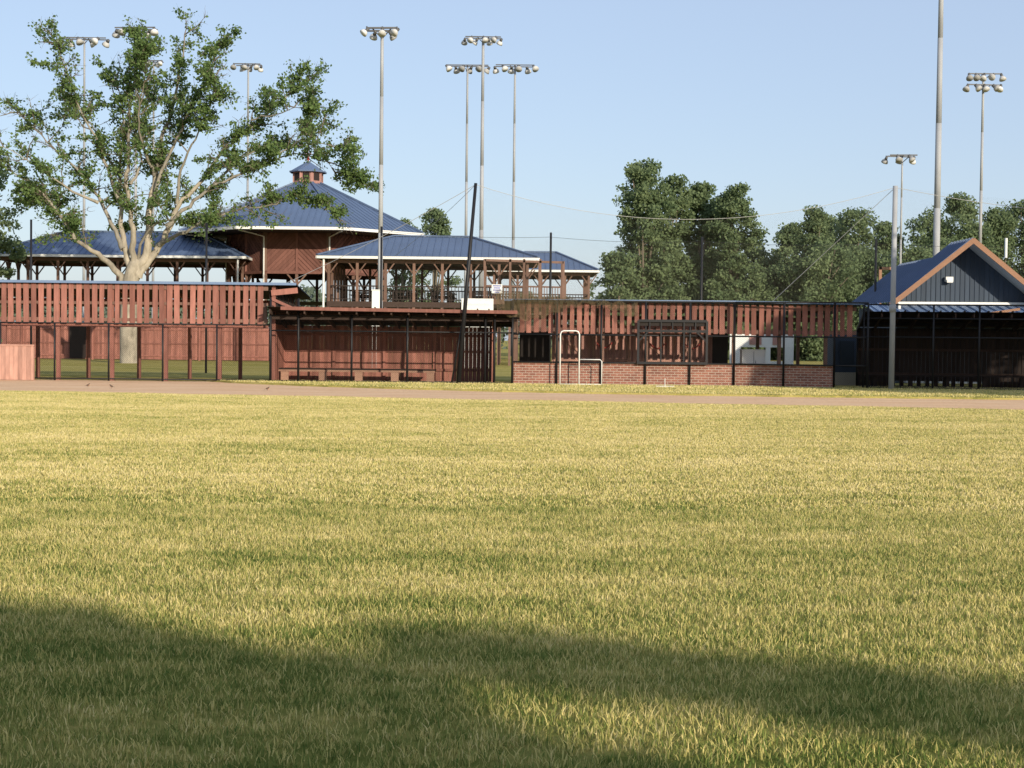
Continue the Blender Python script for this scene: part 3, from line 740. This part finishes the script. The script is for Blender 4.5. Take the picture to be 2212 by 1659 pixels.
# ------------------------------------------------------------------ backstop : brick wall, slatted fascia, roof, doors
bs=[(0.05,52.5),(7.9,52.5),(11.15,51.4)]
bw=empty('brick_wall',(4,52.5,0)); mb=MB(); cp=MB()
for (a,b) in zip(bs,bs[1:]):
    mb.beam((a[0],a[1]+.1,.39),(b[0],b[1]+.1,.39),.2,.78,t=.5); cp.beam((a[0],a[1]+.1,.805),(b[0],b[1]+.1,.805),.26,.05)
part(bw,'bricks',mb,'brick'); part(bw,'coping',cp,'brick')
chain_fence('backstop_fence',[(0.0,52.45),(7.85,52.45),(11.15,51.32),(12.3,51.3)],3.02,1.56,zr=(.84,1.82),r=.038)
gb=empty('grandstand_shed',(5,54,0))
def fascia(P,Q,zb,zt,mat,holes=None): 
    slats(gb,P,Q,zb,zt,pitch=.255,wd=.175,mat=mat)
    d=Vector((Q[0]-P[0],Q[1]-P[1],0)).normalized(); ny=Vector((-d.y,d.x,0))*.045; m=MB()
    for z in (zb+.12,zt-.14): m.beam(Vector((P[0],P[1],z))+ny,Vector((Q[0],Q[1],z))+ny,.05,.14)
    part(gb,'fascia_rails',m,'timber')
fascia((0.2,52.75),(7.85,52.75),1.88,2.98,'slat')
fascia((7.95,52.75),(12.0,51.75),1.86,2.95,'wood')
sh=MB();rb=MB(); roof_face(sh,rb,[(-.3,52.6,3.02),(7.9,52.6,3.04),(7.9,57.5,2.72),(-.3,57.5,2.72)],sp=.4)
roof_face(sh,rb,[(7.9,52.6,3.04),(12.2,51.5,2.98),(12.2,57.5,2.68),(7.9,57.5,2.72)],sp=.4)
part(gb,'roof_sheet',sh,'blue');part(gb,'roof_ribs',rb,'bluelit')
mb=MB(); mb.beam((-.3,52.58,3.03),(7.9,52.58,3.05),.04,.07); mb.beam((7.9,52.58,3.05),(12.2,51.48,2.99),.04,.07); part(gb,'drip_edge',mb,'bluelit')
mb=MB(); x=0.1
while x<12:
    yf=52.95 if x<7.9 else 52.95-(x-7.9)*.25
    mb.beam((x,yf,0),(x,yf,2.9),.12); mb.beam((x,57.2,0),(x,57.2,2.65),.12); mb.beam((x,yf,2.87),(x,57.3,2.62),.06,.14); x+=1.56
mb.beam((0,57.2,2.5),(12,57.2,2.5),.1,.18)
part(gb,'posts_and_rafters',mb,'timber')
mb=MB();tr=MB()
YD=55.6; X0,X1=bx(1192,YD),bx(1535,YD); x=X0
while x<X1: mb.box(x,x+.135,YD,YD+.03,.1,2.2); x+=.14
nd=4; w_=(X1-X0)/nd
for i in range(nd):
    a=X0+i*w_+.06;b=X0+(i+1)*w_-.06
    for z in (.9,1.95): tr.box(a,b,YD-.05,YD-.005,z-.06,z+.06)
    tr.box(a,a+.1,YD-.045,YD-.004,.2,2.1);tr.box(b-.1,b,YD-.045,YD-.004,.2,2.1)
    s=1 if i%2 else -1; m=(a+b)/2
    tr.beam((m-s*(b-a)/2*.9,YD-.035,.96),(m+s*(b-a)/2*.9,YD-.035,1.89),.03,.10)
part(gb,'barn_door_boards',mb,'barn');part(gb,'barn_door_braces',tr,'woodpale')
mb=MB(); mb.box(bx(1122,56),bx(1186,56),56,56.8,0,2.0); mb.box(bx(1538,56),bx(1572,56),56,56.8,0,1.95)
mb.box(X1+.1,12,57.25,57.3,.0,.75); part(gb,'closets',mb,'inner_dark')
sf=empty('scorer_window_frame',(5.6,52.3,0)); mb=MB(); a,b=bx(1378,52.35),bx(1526,52.35)
for z in (.85,1.98,2.34): mb.beam((a,52.36,z),(b,52.36,z),.09)
for i in range(4): X=a+(b-a)*i/3; mb.beam((X,52.36,.8),(X,52.36,2.34),.08 if i in(0,3) else .05)
for i in range(7): X=a+(b-a)*i/6; mb.beam((X,52.36,1.98),(X,52.36,2.34),.04)
for s,X in ((1,a),(-1,b)): mb.beam((X,52.36,1.6),(X+s*.35,52.36,1.95),.05)
part(sf,'frame',mb,'black'); mb=MB(); mb.poly([(a,52.39,2.16),(b,52.39,2.16),(b,52.39,2.34),(a,52.39,2.34)]); part(sf,'panel',mb,'inner_dark')
# white sided concession wall seen through the shed, standing in the sun behind it
DW=72.0; wbq=empty('white_panel_wall',(bx(1640,DW),DW,0)); mb=MB(); Zt,Zm,Zb=bz(1640,722,DW),bz(1640,750,DW),bz(1640,780,DW)
mb.box(bx(1576,DW),bx(1600,DW),DW,DW+.1,Zb-.5,Zt); mb.box(bx(1600,DW),bx(1714,DW),DW,DW+.1,Zm,Zt)
mb.box(bx(1692,DW),bx(1714,DW),DW,DW+.1,Zb-.5,Zm-.002); mb.box(bx(1654,DW),bx(1664,DW),DW,DW+.1,Zb-.5,Zm-.002); mb.box(bx(1664,DW),bx(1692,DW),DW+.01,DW+.09,Zb-.5,Zb)
for px in (1580,1710): mb.box(bx(px,DW)-.06,bx(px,DW)+.06,DW+.1,DW+.2,0,Zt)
part(wbq,'panels',mb,'white'); mb=MB(); mb.box(bx(1618,DW),bx(1644,DW),DW-.05,DW-.003,Zm+.12,Zt-.12); mb.box(bx(1668,DW),bx(1686,DW),DW-.05,DW-.003,Zm+.12,Zt-.12); part(wbq,'openings',mb,'barn')
cb=empty('metal_cabinet',(bx(1628,53.3),53.3,0)); mb=MB(); mb.box(-.42,.42,0,.5,.3,1.32); mb.box(-.44,.44,-.02,.52,1.32,1.36); lpart(cb,'body',mb,'white')
mb=MB(); mb.box(-.01,.01,-.01,-.003,.35,1.28); mb.box(.05,.08,-.03,-.003,.8,.95); lpart(cb,'door_seam',mb,'pole_d')

for i,px in enumerate((1305,1420,1495)):
    hs=empty('hanging_hose',(bx(px,55.5),55.5,1.3)); mb=MB(); pp=[]
    for j in range(9): a=math.pi*j/8; pp.append((-.3+.6*j/8,0,.25-.2*math.sin(a)))
    mb.tube(pp,.02,6); lpart(hs,'hose',mb,'redpaint',True)

ps=empty('pitching_screen',(bx(1232,51.9),51.9,0)); mb=MB()
a,b=bx(1210,51.9)-ps.location.x,bx(1251,51.9)-ps.location.x; h=1.95
mb.tube([(a,0,.05),(a,0,h-.12),(a+.04,0,h-.03),(a+.12,0,h),(b-.12,0,h),(b-.04,0,h-.03),(b,0,h-.12),(b,0,.05)],.024,8)
c=bx(1300,51.9)-ps.location.x
mb.tube([(b,0,.95),(c-.06,0,.95),(c,0,.89),(c,0,.05)],.019,8); mb.tube([(a,0,.08),(a,.5,.06)],.018,8);mb.tube([(b,0,.08),(b,.5,.06)],.018,8);mb.tube([(a,0,.08),(c,0,.08)],.016,8)
lpart(ps,'tube_frame',mb,'white',True)
tee=empty('batting_tee',(bx(1437,50.5),50.5,0.06)); mb=MB(); mb.box(-.30,.30,-.15,.15,0,.04); mb.tube([(0,0,.03),(0,0,.30)],.015,8); lpart(tee,'stand',mb,'soffit')

# ------------------------------------------------------------------ right dugout
rd=empty('dugout',(16.5,53,0)); a,b=(12.35,52.2),(24.0,50.2)
def lerp(t,off=0): 
    A=Vector((a[0],a[1],0));B=Vector((b[0],b[1],0)); d=(B-A).normalized(); return A.lerp(B,t)+Vector((-d.y,d.x,0))*off
mb=MB(); n=76
for i in range(n):
    p=lerp((i+.5)/n,3.4); mb.beam(p+Vector((0,0,.24 if 8<i<30 and i%2 else .03)),p+Vector((0,0,2.2)),.150,.03,up=(0,1,0))
part(rd,'back_wall',mb,'darkwood')  # boards coloured near-black for the dugout's shade
mb=MB()
for i in range(20): p=lerp(i/19,-.2);q=lerp(i/19,3.7); mb.beam(p+Vector((0,0,2.62)),q+Vector((0,0,2.12)),.05,.15)
for z,o_ in ((.5,3.35),(1.4,3.35)): mb.beam(lerp(0,o_)+Vector((0,0,z)),lerp(1,o_)+Vector((0,0,z)),.05,.09)
for o_ in (1,2,3): z=2.70-.5*(o_+.2)/3.9; mb.beam(lerp(0,o_)+Vector((0,0,z)),lerp(1,o_)+Vector((0,0,z)),.09,.03)
part(rd,'rafters',mb,'raft')
sh=MB();rb=MB(); z_=Vector((0,0,2.74)); roof_face(sh,rb,[lerp(0,-.3)+z_,lerp(1,-.3)+z_,lerp(1,3.8)+Vector((0,0,2.24)),lerp(0,3.8)+Vector((0,0,2.24))],sp=.4)
part(rd,'roof_sheet',sh,'darkwood');part(rd,'roof_ribs',rb,'darkwood')
mb=MB()
for t in (0,.08,.2,.33,.47,.6,.73,.86,1): p=lerp(t,-.25); mb.tube([p,p+Vector((0,0,2.98))],.036,8)
for z in (.08,1.85,2.5,2.98): mb.tube([lerp(0,-.25)+Vector((0,0,z)),lerp(1,-.25)+Vector((0,0,z))],.03,6)
mb.tube([lerp(0,3.35),lerp(0,3.35)+Vector((0,0,2.2))],.04,8)
part(rd,'front_pipes',mb,'black',True)
mb=MB(); mb.poly([lerp(0,-.22),lerp(1,-.22),lerp(1,-.22)+Vector((0,0,2.98)),lerp(0,-.22)+Vector((0,0,2.98))]); part(rd,'front_mesh',mb,'chain')
mb=MB(); mb.beam(lerp(.02,2.6)+Vector((0,0,.46)),lerp(1,2.6)+Vector((0,0,.46)),.4,.05)
for i in range(9): p=lerp(.05+i*.11,2.6); mb.beam(p,p+Vector((0,0,.44)),.12)
part(rd,'bench',mb,'darkwood')
mb=MB(); mb.poly([lerp(0,0)+Vector((0,0,.065)),lerp(1,0)+Vector((0,0,.065)),lerp(1,3.4)+Vector((0,0,.065)),lerp(0,3.4)+Vector((0,0,.065))]); part(rd,'floor',mb,'inner_dark')
mb=MB()
for i in range(22): p=lerp(1,i*.155); mb.beam(p,p+Vector((0,0,2.3)),.03,.145,up=(0,1,0))
part(rd,'end_wall',mb,'darkwood')

# ------------------------------------------------------------------ blue gabled building
gbd=empty('blue_gabled_building',(18.7,62,0)); Y0=60.0
ax=bx(2100,Y0,515)+.0; az=bz(2100,515,Y0); exl=bx(1928,Y0,650); ez=bz(1928,652,Y0); hw=ax-exl; exr=ax+hw; Yb=63.0
sh=MB();rb=MB()
roof_face(sh,rb,[(exl,Yb,ez),(exl,Y0,ez),(ax,Y0,az),(ax,Yb,az)],sp=.4); roof_face(sh,rb,[(exr,Y0,ez),(exr,Yb,ez),(ax,Yb,az),(ax,Y0,az)],sp=.4)
z2=bz(2003,560,63.5); sl=(az-ez)/hw; x2=exl+(z2-ez)/sl
roof_face(sh,rb,[(exl,68.2,ez-.0),(exl,Yb+.02,ez-.0),(x2,Yb+.02,z2),(x2,68.2,z2)],sp=.4); roof_face(sh,rb,[(exr,Yb+.02,ez),(exr,68.2,ez),(x2,68.2,z2),(x2,Yb+.02,z2)],sp=.4)
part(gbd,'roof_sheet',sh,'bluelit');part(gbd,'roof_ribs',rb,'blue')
mb=MB(); mb.beam((exl-.1,Y0-.03,ez-.14),(ax+.03,Y0-.03,az-.07),.05,.2); mb.beam((exr+.1,Y0-.03,ez-.14),(ax-.03,Y0-.035,az-.07),.05,.2); part(gbd,'fascia',mb,'fascia')
mb=MB(); mb.poly([(exl,Y0,ez-.12),(ax,Y0,az-.12),(ax,Y0+1.3,az-.12),(exl,Y0+1.3,ez-.12)]); mb.poly([(exr,Y0,ez-.12),(ax,Y0,az-.12),(ax,Y0+1.3,az-.12),(exr,Y0+1.3,ez-.12)])
part(gbd,'soffit',mb,'soffit')
mb=MB(); yw=Y0+1.25; x=exl+.5
while x<exr-.5:
    zt_=min(ez+(x-exl)*sl,ez+(exr-x)*sl)-.14; x_=x+.195; zt2=min(ez+(x_-exl)*sl,ez+(exr-x_)*sl)-.14
    v=[(x,yw,0),(x_,yw,0),(x_,yw,zt2),(x,yw,zt_)]; mb.poly(v); mb.box(x_-.02,x_+.005,yw-.03,yw-.002,0,min(zt_,zt2)); x+=.2
mb.box(exl+.5,exr-.5,yw+.05,68,0,ez-.1); part(gbd,'siding',mb,'navy')
mb=MB(); sh=MB();rb=MB(); roof_face(sh,rb,[(bx(1905,58),57.6,bz(1905,690,57.6)),(24,57.6,bz(2000,690,57.6)),(24,yw,bz(2000,657,61.2)),(bx(1905,58),yw,bz(1905,657,61.2))],sp=.4)
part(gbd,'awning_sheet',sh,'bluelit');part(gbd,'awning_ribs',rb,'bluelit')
mb=MB(); mb.beam((bx(1945,60),Y0+1.1,bz(1945,655,61)),(24,Y0+1.1,bz(2100,655,61)),.1,.12); mb.beam((exl+.3,Y0+.1,ez-.2),(exl+.3,Y0+1.2,ez-.2),.1,.3); part(gbd,'white_trim',mb,'white')
mb=MB(); mb.tube([(bx(2168,61),61,5.2),(bx(2168,61),61,bz(2168,515,61))],.06,8); part(gbd,'vent_pipe',mb,'white')
X=bx(2046,yw,605);Z=bz(2046,605,yw); mb=MB(); mb.box(X-.15,X+.15,yw-.25,yw-.03,Z-.08,Z+.12); mb.box(X-.12,X+.12,yw-.3,yw-.251,Z-.12,Z+.0); part(gbd,'security_light',mb,'white')
mb=MB(); mb.beam((bx(2105,58),58.4,bz(2105,683,58.4)),(bx(2212,57.8),58.4,bz(2212,668,58.4)),.05,.10); mb.beam((bx(2105,58),58.3,bz(2105,683,58.4)),(24,57.55,2.9),.05,.08); part(gbd,'awning_fascia',mb,'fascia')
tf=empty('timber_frame',(bx(1920,75),75,0)); mb=MB(); 
for px in (1898,1942): mb.beam((bx(px,75),75,0),(bx(px,75),75,bz(px,577,75)),.14)
mb.beam((bx(1895,75),75,bz(1900,580,75)),(bx(1945,75),75,bz(1900,580,75)),.14); part(tf,'frame',mb,'fascia')
bn=empty('utility_shed',(bx(1830,57),57,0)); mb=MB(); mb.box(bx(1803,57),bx(1850,57),57,59,.5,2.0); part(bn,'walls',mb,'navy'); mb=MB(); mb.box(bx(1803,56.9),bx(1850,56.9),56.9,59,0,.497); part(bn,'base',mb,'concrete'); mb=MB(); mb.box(bx(1815,56.9),bx(1845,56.9),56.93,56.99,.8,1.7); part(bn,'window',mb,'glass')
wb=empty('white_tank',(bx(1030,84),84,0)); mb=MB(); zt_=bz(1030,645,84); mb.box(-.9,.9,0,1.2,0,zt_); mb.box(-.7,.7,-.03,-.003,zt_-.35,zt_-.2); lpart(wb,'body',mb,'white')

# ------------------------------------------------------------------ net poles, cables and nets
n1=empty('net_pole',(bx(992,51.8),51.8,0)); mb=MB(); YN=51.8; tz=bz(1028,397,YN); tx=bx(1028,YN,397); bx0=bx(990,YN,822)
mb.tube([(bx0,YN,0),(tx,YN,tz)],[.08,.055],10); mb.tube([(bx0-.25,YN+.02,0),(bx0+.25,YN+.1,3.0)],.03,6); part(n1,'shaft',mb,'black',True)
n2=empty('net_pole',(bx(1927,50.8),50.8,0)); mb=MB(); t2=bz(1933,403,50.8); mb.tube([(bx(1926,50.8),50.8,0),(bx(1926,50.8)+.02,50.8,t2)],[.10,.085],12); mb.tube([(bx(1926,50.8),50.8,2.7),(bx(1926,50.8),50.8,2.95)],.12,12); part(n2,'shaft',mb,'galv',True)
def sag(A,B,s,n=14): 
    A=Vector(A);B=Vector(B); return [A.lerp(B,i/n)-Vector((0,0,s*4*(i/n)*(1-i/n))) for i in range(n+1)]
T1=(tx,YN,tz-.05);T2=(bx(1926,50.8)+.02,50.8,t2-.05)
cb_=empty('backstop_net',(5,51.5,0)); mb=MB()
ctr=sag(T1,T2,1.15,24)
mb.tube(ctr,.008,5,cap=False); mb.tube(sag(T1,(bx(610,56),56,bz(610,615,56)),.12),.010,5); mb.tube(sag(T2,(22,49,5.9),.25),.009,5)
mb.tube([T2,(9.2,54.5,2.8)],.010,5); mb.tube(sag((bx(850,61),61,5.0),T1,.1),.008,5)
part(cb_,'cables',mb,'rope')
mb=MB(); bot=[Vector((p.x,p.y+.3,2.95)) for p in ctr]
for i in range(24): mb.poly([bot[i],bot[i+1],ctr[i+1],ctr[i]])
mb.poly([T2,(22,49,5.9),(22,49,2.9),(T2[0],50.8,2.9)])
part(cb_,'netting',mb,'net')
mb=MB(); nn=40
rows=[]
for j in range(6):
    row=[]
    for i in range(nn+1):
        u=i/nn; X=-0.6+u*5.0; base=3.35-.42*u+.06*math.sin(i*1.3); dz=-j*.13*(1+.6*math.sin(u*7))*(1-u*.45)
        row.append((X,52.3-.05*math.sin(i*2.1+j)-.04*j,base+dz))
    rows.append(row)
for j in range(5):
    for i in range(nn): mb.poly([rows[j][i],rows[j][i+1],rows[j+1][i+1],rows[j+1][i]])
part(cb_,'slumped_net',mb,'netfold')
bp=empty('protective_net_fence',(0,66,0)); mb=MB(); P_=[]
for px,py in ((-120,480),(67,475),(445,482),(822,490),(1187,503),(1513,512),(1888,517),(2300,520)):
    X=bx(px,66); Z=bz(px,py,66); mb.tube([(X,66,0),(X,66,Z)],.05,8); P_.append((X,Z))
for (x_a,z_a),(x_b,z_b) in list(zip(P_,P_[1:]))[3:]: mb.tube(sag((x_a,66,z_a-.2),(x_b,66,z_b-.2),.12,8),.007,4,cap=False)
part(bp,'poles_and_cable',mb,'black',True)
mb=MB()
for (x_a,z_a),(x_b,z_b) in list(zip(P_,P_[1:]))[3:]:
    t_=sag((x_a,66,z_a-.2),(x_b,66,z_b-.2),.12,8)
    for p,q in zip(t_,t_[1:]): mb.poly([(p.x,66,2.5),(q.x,66,2.5),q,p])
part(bp,'netting',mb,'net')

# ------------------------------------------------------------------ robins on the infield
for px,D,fl_ in ((190,46,1),(241,45.2,-1),(578,44.6,1)):
    e=empty('robin',(bx(px,D),D,0.006)); f=fl_; mb=MB()
    mb.tube([(-.07*f,0,.07),(-.04*f,0,.085),(0,0,.095),(.035*f,0,.115),(.055*f,0,.135)],[.012,.032,.042,.036,.02],10)
    mb.tube([(.045*f,0,.13),(.055*f,0,.15),(.07*f,0,.158),(.082*f,0,.157)],[.014,.024,.02,.008],10)
    mb.beam((-.06*f,0,.075),(-.15*f,0,.055),.03,.008)
    mb.tube([(.08*f,0,.156),(.105*f,0,.152)],[.006,.001],6)
    for s in (-.012,.012): mb.tube([(0,s,.06),(.008*f,s,.0)],.003,5)
    lpart(e,'body',mb,'feather',True)
    mb=MB(); mb.tube([(.0,0,.078),(.03*f,0,.095),(.048*f,0,.12)],[.028,.034,.02],10); lpart(e,'breast',mb,'breast',True)
    e.scale=(.7,.7,.7)
print('objects',len(bpy.data.objects))
